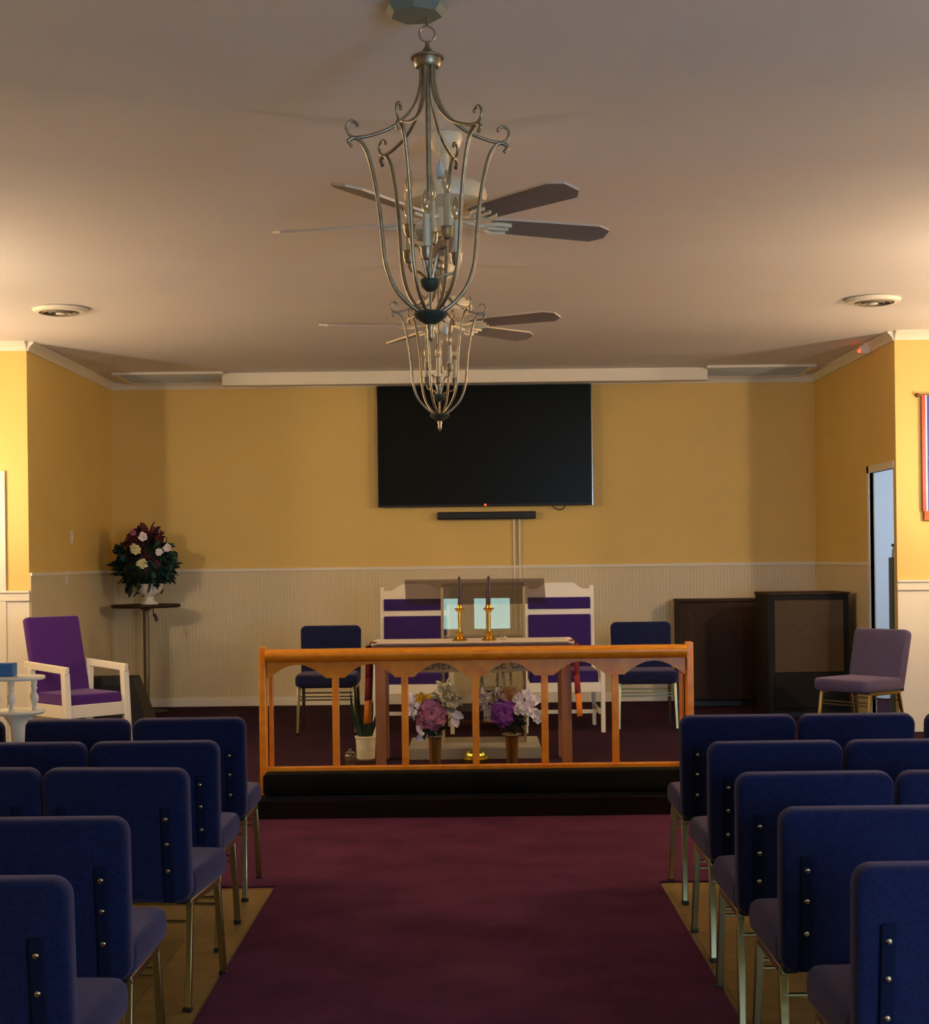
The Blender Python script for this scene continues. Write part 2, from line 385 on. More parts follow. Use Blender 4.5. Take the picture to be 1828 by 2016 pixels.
# left door casing on the outer left wall
x1 = W(12, 1000, YO).x
dl = struct('door_3', MB().box2((x1-.09, YO-.03, STAGE), (x1, YO-.015, 2.33), bev=.004).box2((x1-.84, YO-.03, 2.25), (x1-.09, YO-.015, 2.33), bev=.004), CREAM)
MB().box2((-HW+.01, YO-.028, STAGE), (x1-.09, YO-.016, 2.25), bev=.003).build('door_panel', WHITE, dl)

# long white box under the ceiling in front of the screen
a, b = W(437, 742, 14.6), W(1392, 735, 14.6)
o = MB().box2((a.x, 14.58, CEIL-.125), (b.x, 14.70, CEIL-.001), bev=.006).build('ceiling_beam_box', CREAM)
tag(o, 'long white box beam fixed under the ceiling above the television', 'beam')
def grille(px0, px1, py, label):
    a, b = W(px0, py, 14.45).x, W(px1, py, 14.45).x
    t = thing('ceiling_grille', label, 'vent', ((a+b)/2, 14.85, CEIL), 0, 'long grilles at the back of the ceiling'); w = (b-a)/2
    m = MB()
    for x0, y0, x1, y1 in ((-w, -.40, w, -.36), (-w, .36, w, .40), (-w, -.36, -w+.04, .36), (w-.04, -.36, w, .36)): m.box2((x0, y0, -.028), (x1, y1, -.001), bev=.004)
    m.build('frame', CREAM, t)
    m = MB()
    for k in range(9): m.box((0, -.32+k*.08, -.012), (2*w-.08, .045, .004), rot=(R(35), 0, 0))
    m.build('louvre_panel', WHITE, t)
    MB().box2((-w+.03, -.37, -.003), (w-.03, .37, -.001)).build('duct_backing', BLACK, t)
grille(219, 437, 730, 'white slatted ceiling grille left of the long white beam')
grille(1392, 1608, 716, 'white edged ceiling grille right of the long white beam')

def round_vent(px, py, label):
    p = W(px, py, 10.8); t = thing('round_ceiling_vent', label, 'vent', (p.x, 10.8, CEIL), 0, 'round ceiling air diffusers')
    MB().lathe([(.10, -.004), (.19, -.004), (.195, -.012), (.18, -.03), (.15, -.034), (.145, -.015), (.10, -.008)], n=32).build('outer_ring', WHITE, t)
    m = MB()
    for r0 in (.055, .10): m.lathe([(r0, -.012), (r0+.028, -.030), (r0+.024, -.040), (r0-.004, -.018)], n=32)
    m.build('cone_ring', mat('vent_shadow_grey', (120, 110, 95), .5), t)
    MB().lathe([(0, -.046), (.03, -.044), (.035, -.036), (0, -.03)], n=20).build('centre_cap', WHITE, t)
round_vent(119, 604, 'round white air diffuser in the left of the ceiling')
round_vent(1718, 591, 'round white air diffuser in the right of the ceiling')

# small alarm light high on the right alcove wall
p = W(1709, 678, 13.1)
t = thing('alarm_sensor', 'small white sensor with red light high in the right corner', 'sensor', (XR-.06, 13.1, CEIL-.055))
MB().box((0, 0, 0), (.09, .05, .07), bev=.012).box((.0, 0, .04), (.03, .03, .03)).build('housing', WHITE, t)
MB().sphere((-.052, -.012, -.012), .015, 10).build('indicator_light', LED, t)

# wall plates on left alcove wall
for px, py, nm, lb in ((141, 1057, 'light_switch', 'pale switch plate on the yellow left alcove wall'), (127, 1137, 'wall_outlet', 'pale outlet plate on the cream left alcove panelling')):
    u = (px-CX)/F; Y = XL/u; p = W(px, py, Y); off = .014 if nm == 'wall_outlet' else 0
    t = thing(nm, lb, 'switch' if nm == 'light_switch' else 'outlet', (XL+off, Y, p.z))
    MB().box((.004, 0, 0), (.008, .075, .12), bev=.003).build('plate', WHITE, t)
    MB().box((.012, 0, .0), (.01, .02, .03), bev=.003).build('toggle' if nm == 'light_switch' else 'socket', CREAM, t)

# ------------------------------------------------------------------ television
a, b = W(741, 755, 15.2), W(1166, 994, 15.2); w, h = b.x-a.x, 1.21
zt = b.z+h; cxx = (a.x+b.x)/2
t = thing('television', 'large black flat television high on the yellow back wall', 'television', (cxx, 15.2, b.z))
MB().box2((-w/2, -.02, 0), (w/2, .03, h), bev=.006).build('casing', BLACK, t)
MB().box2((-w/2+.012, -.024, .02), (w/2-.012, -.019, h-.012)).build('screen', SCREEN, t)
MB().box2((-w/2-.004, -.022, 0), (-w/2+.003, .01, h*.98)).build('side_trim', CHROME, t)
MB().box2((w/2-.003, -.022, 0), (w/2+.004, .01, h*.98)).build('side_trim', CHROME, t)
MB().box2((-.4, .03, .3), (.4, .10, .8)).build('wall_mount', BLACK, t)
MB().sphere((.0, -.026, .012), .011, 8).build('standby_light', LED, t)
a, b = W(860, 1003, 15.2), W(1055, 1017, 15.2)
o = MB().box2((a.x, 15.19, b.z-.02), (b.x, 15.299, b.z+.055), bev=.012).build('soundbar', BLACK); tag(o, 'slim black soundbar just below the television', 'soundbar')
for px, lb in ((1011, 'left of the two thin cream cable channels below the television'), (1022, 'right of the two thin cream cable channels below the television')):
    p = W(px, 1018, 15.28); o = MB().box2((p.x-.010, 15.266, .85), (p.x+.010, 15.299, p.z), bev=.003).build('cable_channel', CREAM)
    tag(o, lb, 'cable cover', 'cable channels below the television')
pts = [W(1087, 997, 15.26), W(1098, 1003, 15.26), W(1108, 1002, 15.26), W(1112, 995, 15.26)]
o = MB().tube(smoothcurve(pts), .005, 6).build('hanging_cable', BLACK); tag(o, 'short dark cable loop hanging under the television right half', 'cable')

# ------------------------------------------------------------------ stacking chairs
def make_chair(name, label, fab, loc, rz, group, lean=7):
    t = thing(name, label, 'chair', loc, rz, group)
    MB().slab(.515, .50, .10, .055, Matrix.Translation((0, .035, .43)) @ Matrix.Rotation(R(90), 4, 'X') @ Matrix.Rotation(R(0), 4, 'Z'), puff=.028).build('seat', fab, t)
    B = Matrix.Translation((0, -.235, .615)) @ Matrix.Rotation(R(lean), 4, 'X')
    bk = MB().slab(.515, .475, .075, .045, B, puff=.022, taper=.03, bow=.006).build('backrest', fab, t)
    for sx in (-1, 1):
        s = MB().box((sx*.185, -.040, -.06), (.036, .012, .34), M=B, bev=.005).build('back_channel', mat('dark_navy_strip', (18, 25, 50), .92, spec=.1), bk)
        for z in (.07, -.02, -.115): MB().sphere((sx*.185, -.048, z), (.0085, .005, .0085), 8, M=B).build('stud', CHROME, bk)
        f = MB().bar((sx*.232, -.165, .37), (sx*.242, -.24, .012), .026, .020, bev=.004).build('leg', METAL, t)
        MB().box((sx*.242, -.241, .008), (.032, .026, .016), bev=.003).build('foot_cap', BLACK, f)
        f = MB().bar((sx*.232, .19, .37), (sx*.242, .235, .012), .026, .020, bev=.004).build('leg', METAL, t)
        MB().box((sx*.242, .235, .008), (.032, .026, .016), bev=.003).build('foot_cap', BLACK, f)
        MB().bar((sx*.232, -.18, .368), (sx*.232, .2, .368), .024, .026, bev=.004).build('side_rail', METAL, t)
        MB().box((sx*.22, -.20, .40), (.045, .05, .06), bev=.008).build('hinge_bracket', BLACK, t)
    for y, z in ((-.185, .30), (.20, .30), (.20, .275)): MB().tube([(-.235, y, z), (.235, y, z)], .006, 6).build('stretcher', METAL, t)
    MB().box((0, .02, .375), (.42, .36, .012)).build('seat_pan', BLACK, t)
    return t
GL, GR = 'navy chairs in the rows left of the aisle', 'navy chairs in the rows right of the aisle'
proto = None
def row_chair(pxe, py, side, k, rz, label):                     # pxe,py: aisle-side top corner of the backrest in the photo
    global proto
    Y = 6.0
    for _ in range(4):
        p = W(pxe, py, Y); Y = Y*(E-.858)/(E-p.z)
    p = W(pxe, py, Y); s = -1 if side == 'L' else 1
    c = Vector((p.x+s*.262, Y, 0)); r = Matrix.Rotation(rz, 3, 'Z')
    c = Vector((p.x, Y, 0))+r @ Vector((s*(.262+.533*k), 0, 0)); o = c-r @ Vector((0, -.29, 0)); o.z = 0
    o.z = .008 if o.y-.24 > 7.33 else 0
    if proto is None:
        proto = make_chair('stacking_chair', label, FAB, o, rz, GL); return
    dup(proto, o, rz, label, GL if side == 'L' else GR)
ordn = ['front', 'second', 'third', 'fourth', 'nearest']
for r, (px, py, n, rz) in enumerate(((483, 1411, 2, 0), (430, 1457, 2, -.01), (367, 1512, 2, -.10), (250, 1608, 1, -.01), (134, 1727, 1, -.03))):
    for k in range(n):
        row_chair(px, py, 'L', k, rz, 'navy padded stacking chair, %s left row, %s' % (ordn[r], ('at the aisle end' if k == 0 else 'beside the aisle chair' if r else 'second from the aisle, behind the white tiered stand')))
row_chair(483, 1411, 'L', 2.09, 0, 'navy padded stacking chair at the far left edge of the front left row')
for r, (px, py, n, rz) in enumerate(((1338, 1408, 2, 0), (1393, 1460, 2, .01), (1448, 1521, 2, 0), (1534, 1590, 1, 0), (1682, 1701, 1, .01))):
    for k in range(n):
        row_chair(px, py, 'R', k, rz, 'blue navy padded stacking chair, %s right row, %s' % (ordn[r], ('at the aisle end' if k == 0 else 'beside the aisle chair')))
row_chair(1338, 1408, 'R', 2.07, 0, 'navy padded stacking chair at the right edge of the front right row')
# three chairs on the stage
GC = 'dark chairs on the stage facing the hall'
for px, lb in ((648, 'dark padded chair on stage left of the purple and white throne chairs'), (1266, 'dark padded chair on stage between right throne chair and brown cabinet')):
    p = W(px, 1300, 13.0); c = dup(proto, (p.x, 12.93, STAGE), R(180), lb, GC); c.scale = (1.0, 1, 1.04)
p = W(1690, 1350, 12.6)
ch = make_chair('stacking_chair', 'mauve grey padded chair angled toward the stage by the right doorway', FABG, (W(1694, 1350, 12.0).x, 12.0, STAGE), R(128), None, 13)

# ------------------------------------------------------------------ altar rail
Yr = 9.45
L, Rr = W(512, 1400, Yr).x, W(1364, 1400, Yr).x; cx = (L+Rr)/2; hw = (Rr-L)/2
t = thing('altar_rail', 'orange oak altar rail with scalloped arches across the front', 'altar rail', (cx, Yr, STAGE+.002), R(.25))
H = .905
for sx in (-1, 1):
    MB().box2((sx*hw, -.045, 0), (sx*(hw-.042), .045, H+.012), bev=.006).build('end_post', OAK, t)
    MB().box2((sx*(hw-.048), .05, .12), (sx*(hw-.075), .085, H-.06), bev=.004).build('inner_stile', OAK, t)
m = MB()                                                          # rounded hand rail
prof = [(-.075, -.02), (-.085, 0), (-.08, .022), (-.06, .036), (.06, .036), (.075, .02), (.075, -.03), (.03, -.04), (-.05, -.04)]
m.rings([[Vector((x, y, H-.042+z)) for y, z in prof] for x in (-hw+.043, hw-.043)]); m.build('hand_rail', OAK, t, sharp=50)
bal = [(px-512)/852*2*hw-hw for px in (661, 797, 936, 1072, 1211)]
edges = [-hw+.045]+bal+[hw-.045]; zt, zf, za = H-.078, H-.185, H-.10
m = MB()
pts = [(-hw+.043, zt)]; bot = []
for i in range(6):
    x0, x1 = edges[i]+(.058 if i else .012), edges[i+1]-(.058 if i < 5 else .012); c, hh = (x0+x1)/2, (x1-x0)/2
    bot.append((edges[i]+(.001 if i else 0), zf if i else zf))
    for k in range(13):
        a = math.pi*(1-k/12); u = math.cos(a)
        bot.append((c+hh*u, zf+(za-zf)*(math.cos(1.2*u)-math.cos(1.2))/(1-math.cos(1.2))))
bot.append((hw-.045, zf))
# strip of quads: arch underside against straight top
tp, bt = [], []
for x, z in bot: tp.append((x, zt)); bt.append((x, z))
for y, flip in ((-.012, 0), (.012, 1)):
    A = [m.bm.verts.new((x, y, z)) for x, z in tp]; B = [m.bm.verts.new((x, y, z)) for x, z in bt]
    for i in range(len(A)-1): m._f([A[i], A[i+1], B[i+1], B[i]] if not flip else [A[i+1], A[i], B[i], B[i+1]])
    if flip:
        for i in range(len(B)-1): m._f([B[i], B[i+1], pB[i+1], pB[i]]); m._f([A[i+1], A[i], pA[i], pA[i+1]])
    pA, pB = A, B
m.build('scalloped_apron', OAK, t, sharp=60)
for x in bal: MB().box2((x-.021, -.018, .13), (x+.021, .018, zf+.004), bev=.004).build('baluster', OAK, t)
MB().box2((-hw+.042, -.03, .135), (hw-.042, .03, .172), bev=.005).build('bottom_rail', OAK, t)
MB().box2((-hw+.042, -.02, .0), (hw-.042, .02, .04)).build('foot_rail', CABB, t)
# kneeler
kl, kr = W(518, 1540, 9.3).x, W(1352, 1540, 9.3).x
t = thing('kneeler', 'long black padded kneeler along the foot of the altar rail', 'kneeler', ((kl+kr)/2, 9.32, STAGE+.002))
w = (kr-kl)/2
MB().slab(2*w, .142, .14, .03, Matrix.Translation((0, 0, .086)), puff=.014).build('cushion', BLKFAB, t)
MB().box2((-w+.02, -.05, 0), (w-.02, .05, .02)).build('base_board', BLACK, t)

# ------------------------------------------------------------------ communion table
Yt = 10.62
tl, tr = W(737, 1275, Yt).x, W(1124, 1275, Yt).x; cx = (tl+tr)/2; hw = (tr-tl)/2; H = .86
t = thing('communion_table', 'rosy brown wooden table behind the altar rail holding two candlesticks', 'table', (cx, Yt+.25, STAGE))
MB().box2((-hw-.02, -.27, H-.03), (hw+.02, .27, H), bev=.006).build('table_top', TABW, t)
for sx in (-1, 1):
    for y in (-.24, .20):
        MB().box2((sx*hw, y, 0), (sx*(hw-.07), y+.045, H-.03), bev=.004).build('leg', TABW, t)
ap = MB().box2((-hw+.07, -.225, H-.20), (hw-.07, -.205, H-.03)).build('front_apron', mat('grey_brown_wood', (132, 112, 84), .5, var=.12, vscale=12), t)
fc = bpy.data.curves.new('lettering', 'FONT'); fc.body = 'IN REMEMBRANCE OF ME'; fc.size = .082; fc.extrude = .003; fc.align_x = 'CENTER'; fc.space_character = 1.12
fo = bpy.data.objects.new('lettering_source', fc); C.objects.link(fo); bpy.context.view_layer.update()
me = bpy.data.meshes.new_from_object(fo.evaluated_get(bpy.context.evaluated_depsgraph_get())); bpy.data.objects.remove(fo)
me.materials.clear(); me.materials.append(mat('dark_carved_letters', (62, 50, 36), .6)); lo = bpy.data.objects.new('carved_lettering', me); C.objects.link(lo)
lo.parent = ap; lo.location = (0, -.226, H-.178); lo.rotation_euler = (R(90), 0, 0)
MB().box2((-hw+.07, .205, H-.15), (hw-.07, .225, H-.03)).build('rear_apron', CABB, t)
# white cloth
m = MB(); nx = 24
rows = []
for j, (y, z) in enumerate(((-.272, H-.012), (-.285, H+.006), (-.2, H+.008), (.2, H+.008), (.285, H+.006), (.29, H-.012))):
    rows.append([m.bm.verts.new(Vector((cx, Yt+.25, STAGE))+Vector((-hw-.022+(2*hw+.044)*i/nx, y+.0015*math.sin(i*2.1), z+(.002*math.sin(i*1.7) if j in (0, 5) else 0)))) for i in range(nx+1)])
for j in range(len(rows)-1):
    for i in range(nx): m._f([rows[j][i], rows[j][i+1], rows[j+1][i+1], rows[j+1][i]])
o = m.build('tablecloth', LINEN); tag(o, 'white cloth spread on the table behind the altar rail', 'tablecloth')
sm = o.modifiers.new('t', 'SOLIDIFY'); sm.thickness = .003; sm.offset = 1
TZ = STAGE+H+.012
# stole draped over the table, ends hanging at both sides
def stole(sx, px, yb, label):
    xe = sx*(hw+.035)+cx; m = MB(); zb = W(px, yb, Yt).z; zc = zb+.16
    pts = [(cx+sx*(hw-.01), TZ+.003), (cx+sx*(hw+.024), TZ+.003), (xe, TZ-.02), (xe+sx*.005, .75), (xe+sx*.012, zc), (xe+sx*.02, zb)]
    yc = Yt+.03
    for i in range(len(pts)-1):
        (xa, z0), (xb, z1) = pts[i], pts[i+1]; m.mi = 1 if i == 4 else 0
        a = .0 if i < 2 else .022
        v = [m.bm.verts.new(q) for q in ((xa-a, yc-.05, z0), (xa+a, yc+.05, z0), (xb+a+.0, yc+.05, z1), (xb-a, yc-.05, z1))]; m._f(v)
    o = m.build('altar_stole', [REDC, ORC]); tag(o, label, 'stole', 'red and amber stoles hanging from table ends')
    sm = o.modifiers.new('t', 'SOLIDIFY'); sm.thickness = .004
stole(-1, 727, 1425, 'dark red stole with amber end hanging left of the table')
stole(1, 1132, 1411, 'dark red stole with amber end hanging right of the table')
# candlesticks
def candlestick(px, label):
    p = W(px, 1268, Yt+.12); t = thing('candlestick', label, 'candlestick', (p.x, Yt+.12, TZ), 0, 'brass candlesticks on the table')
    MB().lathe([(0, 0), (.055, 0), (.055, .006), (.04, .016), (.02, .026), (.024, .036), (.028, .046), (.022, .058), (.012, .066), (.010, .10), (.012, .16), (.010, .20), (.016, .205), (.022, .212), (.034, .222), (.036, .228), (.018, .232), (.015, .25), (.012, .255), (0, .255)], n=20).build('holder', BRASS, t)
    c = MB().lathe([(.0115, .25), (.0115, .44), (.007, .452), (0, .454)], n=12).build('taper_candle', CAND, t)
    MB().tube([(0, 0, .45), (.001, 0, .462)], .0012, 5).build('wick', BLACK, c)
candlestick(905, 'left brass candlestick with dark plum taper on the white cloth')
candlestick(963, 'right brass candlestick with dark plum taper on the white cloth')
p = W(990, 1266, Yt+.2)
t = thing('glass_cruet', 'small clear glass stoppered cruet right of the candlesticks', 'cruet', (p.x, Yt+.2, TZ))
MB().lathe([(0, 0), (.025, 0), (.028, .01), (.024, .025), (.012, .035), (.01, .04)], n=16).build('bottle', BULB, t); MB().sphere((0, 0, .047), .01, 10).build('stopper', BULB, t)

# ------------------------------------------------------------------ acrylic lectern
Yp = 11.3
l, r = W(870, 1200, Yp).x, W(1031, 1200, Yp).x; cx = (l+r)/2; hw = (r-l)/2
t = thing('acrylic_lectern', 'clear acrylic lectern with wide slanted top behind the table', 'lectern', (cx, Yp, STAGE))
TM = Matrix.Translation((0, 0, .08)) @ Matrix.Rotation(R(-1.84), 4, 'X')
MB().box2((-hw, -.006, 0), (hw, .006, 1.19), M=TM, bev=.002).build('front_panel', ACRY, t)
for sx in (-1, 1):
    MB().box2((sx*hw-.006, .01, .08), (sx*hw+.006, .36, 1.20)).build('side_panel', ACRY, t)
    MB().box2((sx*hw-.010, -.012, .08), (sx*hw+.010, .008, 1.24), bev=.003).build('edge_strip', glass('acrylic_edge_%d' % sx, (236, 226, 200), .15, .05, .45, (220, 196, 150)), t)
zf0, zr0 = W(930, 1143, Yp-.05).z-STAGE, W(930, 1190, Yp+.32).z-STAGE
sl, sr = W(797, 1150, Yp).x-cx, W(1070, 1150, Yp).x-cx
SM = [Vector((sl, -.05, zf0)), Vector((sr, -.05, zf0)), Vector((sr+.03, .32, zr0)), Vector((sl-.01, .32, zr0))]
m = MB(); m.rings([[v for v in SM], [v+Vector((0, .004, .012)) for v in SM]]); m.build('slanted_top', ACRH, t)
MB().box2((-hw+.01, .02, .86), (hw-.01, .34, .872)).build('inner_shelf', ACRY, t)
bl, br = W(803, 1490, 10.95).x-cx, W(1066, 1490, 10.95).x-cx
MB().box2((bl, -.30, 0), (br, .38, .085), bev=.006).build('base_block', ACRB, t)

# ------------------------------------------------------------------ throne chairs
def make_throne(label, loc):
    t = thing('throne_chair', label, 'chair', loc, 0, 'white and purple high back chairs')
    w = .29
    for sx in (-1, 1):
        MB().bar((sx*w, .30, 0), (sx*(w-.008), .36, 1.21), .032, .04, bev=.005).build('back_post', WHITE, t)
        MB().box2((sx*(w+.03)-.018, -.27, 0), (sx*(w+.03)+.018, -.235, .63), bev=.004).build('leg', WHITE, t)
        MB().box2((sx*(w+.025)-.024, -.29, .615), (sx*(w+.025)+.024, .32, .645), bev=.008).build('armrest', WHITE, t)
        MB().box2((sx*(w+.01)-.014, -.235, .36), (sx*(w+.01)+.014, .30, .43)).box2((sx*(w+.01)-.012, -.235, .15), (sx*(w+.01)+.012, .30, .18)).build('side_rail', WHITE, t)
    pts = [(-w+.01, 1.10), (w-.01, 1.10), (w-.01, 1.185)]
    for k in range(17):
        u = 1-2*k/16; s = abs(u); zz = 1.235 if s < .42 else 1.235-.055*(.5-.5*math.cos(math.pi*min(1, (s-.42)/.35)))
        pts.append((u*(w-.02), zz))
    pts.append((-w+.01, 1.185))
    MB().prism(pts, .335, .36).build('crest_rail', WHITE, t)
    MB().box2((-w+.01, .335, .95), (w-.01, .365, 1.015), bev=.004).build('cross_rail', WHITE, t)
    MB().slab(2*w-.04, .10, .04, .01, Matrix.Translation((0, .338, 1.058)), puff=.008).build('upper_cushion', PURPD, t)
    MB().slab(2*w-.04, .52, .05, .015, Matrix.Translation((0, .325, .70)), puff=.01).build('back_cushion', PURPD, t)
    MB().slab(2*w-.01, .55, .11, .03, Matrix.Translation((0, .03, .455)) @ Matrix.Rotation(R(90), 4, 'X'), puff=.015).build('seat_cushion', PURPD, t)
    MB().box2((-w-.02, -.265, .335), (w+.02, -.24, .415), bev=.003).build('seat_rail', WHITE, t)
    MB().box2((-w, .28, .335), (w, .31, .415)).build('rear_rail', WHITE, t)
    MB().box2((-w, -.02, .135), (w, .01, .165)).build('stretcher', WHITE, t)
    return t
p = W(815, 1300, 12.87); th = make_throne('white framed purple throne chair left of the acrylic lectern', (p.x+.0, 12.87, STAGE))
p = W(1106, 1300, 12.87); dup(th, (p.x, 12.87, STAGE), 0, 'white framed purple throne chair right of the acrylic lectern')

# ------------------------------------------------------------------ purple armchair
def armchair(loc, rz):
    t = thing('armchair', 'white wooden armchair with bright purple upholstery on the left', 'chair', loc, rz)
    w = .25
    for sx in (-1, 1):
        MB().bar((sx*w, -.30, 0), (sx*w, -.25, .64), .05, .055, bev=.006).build('front_leg', WHITE, t)
        MB().bar((sx*w, .27, 0), (sx*w, .24, .66), .045, .05, bev=.006).build('rear_leg', WHITE, t)
        MB().bar((sx*w, -.285, .66), (sx*w, .33, .685), .055, .032, bev=.006, up=(1, 0, 0)).build('armrest', WHITE, t)
        MB().box2((sx*w-.015, -.26, .31), (sx*w+.015, .25, .40)).build('side_rail', WHITE, t)
    MB().box2((-w, -.29, .31), (w, -.265, .405), bev=.004).build('front_rail', WHITE, t)
    MB().box2((-w, .22, .31), (w, .25, .40)).build('rear_rail', WHITE, t)
    MB().slab(2*w-.05, .50, .10, .03, Matrix.Translation((0, -.01, .43)) @ Matrix.Rotation(R(90), 4, 'X'), puff=.02).build('seat', PURP, t)
    MB().slab(2*w-.045, .62, .075, .025, Matrix.Translation((0, .31, .74)) @ Matrix.Rotation(R(-15), 4, 'X'), puff=.015, bow=-.008).build('backrest', PURP, t)
    return t
p = W(153, 1360, 11.55); armchair((p.x, 11.55, STAGE), R(45))

# ------------------------------------------------------------------ white tiered stands
def tier_stand(name, label, loc, rt, z1, z2, zb, group, nsp=4, ph=0, ped=True):
    t = thing(name, label, 'stand', loc, ph, group)
    MB().lathe([(0, z1-.016), (rt*.96, z1-.016), (rt, z1-.008), (rt*.98, z1), (0, z1)], n=32).build('top_shelf', WHITE, t)
    MB().lathe([(0, z2-.02), (rt*.9, z2-.018), (rt*.99, z2-.008), (rt*.95, z2), (0, z2)], n=32).build('lower_shelf', WHITE, t)
    for k in range(nsp):
        a = k*6.28318/nsp; hgt = z1-.014-z2; x, y = rt*.72*math.cos(a), rt*.72*math.sin(a)
        pr = [(.010, 0), (.014, .06), (.008, .12), (.010, .2), (.017, .34), (.018, .45), (.009, .58), (.008, .64), (.014, .72), (.009, .8), (.013, .9), (.011, 1)]
        MB().lathe([(r, z2+h*hgt) for r, h in pr], c=(x, y, 0), n=12).build('spindle', WHITE, t)
    if ped:
        MB().lathe([(rt*.55, z2-.02), (rt*.42, z2-.04), (.032, z2-.07), (.026, z2-.2), (.020, .2), (.03, .1), (.05, .03), (rt*.6, .016), (rt*.62, 0), (0, 0)], n=20).build('pedestal', WHITE, t)
    return t
Ys = 6.80
p = W(34, 1331, Ys); q = W(34, 1398, Ys)
tier_stand('tiered_stand', 'white two tier stand with turned spindles among the left chairs', (p.x, Ys, 0), .122, p.z, q.z, 0, None, 5, R(-18))
a = W(0, 1326, Ys+.0); b = W(30, 1305, Ys)
o = MB().box2((b.x-.11, Ys-.035, p.z+.001), (b.x, Ys+.03, b.z), bev=.003).build('tissue_box', BLUE); tag(o, 'small blue box on top of the white two tier stand', 'box')
Y2 = 13.6; p = W(975, 1318, Y2); q = W(975, 1354, Y2)
tier_stand('plant_stand', 'small white spindle stand at the back between the throne chairs', (p.x, Y2, STAGE), .19, p.z-STAGE, q.z-STAGE, 0, None, 5, R(10))

# ------------------------------------------------------------------ tall round table, urn and bouquet
Yq = 14.8
p = W(287, 1190, Yq); zt = p.z-STAGE
t = thing('pedestal_table', 'tall round pedestal table in the left stage corner under bouquet', 'table', (p.x, Yq, STAGE))
MB().lathe([(0, zt-.03), (.32, zt-.03), (.335, zt-.015), (.33, zt), (0, zt)], n=40).build('table_top', CABW, t)
MB().lathe([(.06, zt-.031), (.055, zt-.045), (.03, zt-.06), (.028, .05), (.04, .03), (0, .03)], n=16).build('pole', mat('dull_grey_metal', (120, 104, 78), .4, .6), t)
MB().lathe([(0, 0), (.20, 0), (.20, .012), (.05, .03), (0, .03)], n=30).build('base', BLACK, t)
urnx, uz = W(294, 1188, Yq).x, STAGE+zt+.001
t = thing('urn_vase', 'white footed urn holding the dark bouquet on the tall table', 'vase', (urnx, Yq, uz))
MB().lathe([(0, 0), (.085, 0), (.088, .015), (.05, .035), (.035, .06), (.05, .08), (.095, .10), (.125, .14), (.135, .19), (.14, .2), (.12, .2), (.11, .15), (0, .12)], n=28).build('urn_body', WHITE, t)
MB().lathe([(.036, .052), (.048, .056), (.048, .066), (.036, .07)], n=24).build('urn_collar', WHITE, t)

rnd = random.Random(3)
def leafcloud(m, c, rad, n, L, w, out=.6):
    for _ in range(n):
        d = Vector((rnd.gauss(0, 1), rnd.gauss(0, 1), rnd.gauss(0, 1))).normalized()
        o = Vector(c)+Vector((d.x*rad[0], d.y*rad[1], d.z*rad[2]))*rnd.uniform(.55, .92)
        dd = (d*out+Vector((rnd.gauss(0, .5), rnd.gauss(0, .5), rnd.gauss(0, .5)))).normalized()
        m.petal(o, dd, L*rnd.uniform(.7, 1.2), w*rnd.uniform(.7, 1.2), rnd.uniform(-.2, .3), up=(rnd.gauss(0, 1), rnd.gauss(0, 1), 1))
def rose(c, d, r, m_, name, par, layers=3):
    m = MB(); d = Vector(d).normalized(); x = d.cross(Vector((0, 0, 1)))
    if x.length < .1: x = Vector((1, 0, 0))
    x.normalize(); y = d.cross(x)
    for l in range(layers):
        n = 4+l*2; rr = r*(l+1)/layers
        for k in range(n):
            a = k*6.283/n+l*.5; rad = x*math.cos(a)+y*math.sin(a)
            a += rnd.uniform(-.25, .25); rad = x*math.cos(a)+y*math.sin(a); jl = rnd.uniform(.72, 1.15)
            m.petal(Vector(c)+d*(r*.25*(layers-l)-r*.3)+rad*rr*.15, (rad*(.45+.4*l)+d*(.9-.35*l+rnd.uniform(-.25, .25))), rr*.95*jl, rr*rnd.uniform(.8, 1.1), rnd.uniform(-.4, -.05), up=d)
    m.sphere(Vector(c)+d*r*.2, r*.22, 8)
    return m.build(name, m_, par, sharp=70)
ux, uy, uzz = urnx, Yq, uz
bq = thing('flower_bouquet', 'big round bouquet of dark greenery, burgundy and cream flowers in urn', 'bouquet', (ux, uy, uz+.17))
cz = W(285, 1108, Yq).z-(uz+.17); bx = W(285, 1108, Yq).x-ux
m = MB(); m.sphere((bx, 0, cz-.02), (.24, .22, .22), 14); leafcloud(m, (bx, 0, cz-.02), (.30, .26, .27), 420, .11, .05); m.build('foliage', LEAF, bq, sharp=80)
m = MB(); leafcloud(m, (bx+.21, -.10, cz-.02), (.12, .1, .17), 90, .07, .05); m.build('blue_foliage', LEAFB, bq, sharp=80)
m = MB(); leafcloud(m, (bx+.02, -.1, cz+.12), (.20, .16, .24), 150, .08, .055)
for sx, sz in ((-.02, .37), (-.08, .33), (.17, .31), (.06, .30)):
    m.tube([(bx+sx*.7, -.05, cz+.15), (bx+sx, -.06, cz+sz-.04)], .006, 5)
    for k in range(7):
        d = Vector((rnd.gauss(0, 1), rnd.gauss(0, .6), rnd.gauss(.4, .8))); m.petal((bx+sx, -.06, cz+sz-.05), d, .055, .03, .1)
m.build('burgundy_flowers', BURG, bq, sharp=80)
for px, py, r, mm in ((266, 1081, .05, PETC), (279, 1110, .052, PETC), (281, 1057, .045, PETW), (313, 1087, .035, PETW), (330, 1078, .04, PETW), (262, 1048, .03, PETM), (243, 1098, .03, LEAFB)):
    q = W(px, py, Yq-.27); rose((q.x-ux, -.27, q.z-(uz+.17)), (0.05, -1, .1), r, mm, 'bloom', bq)
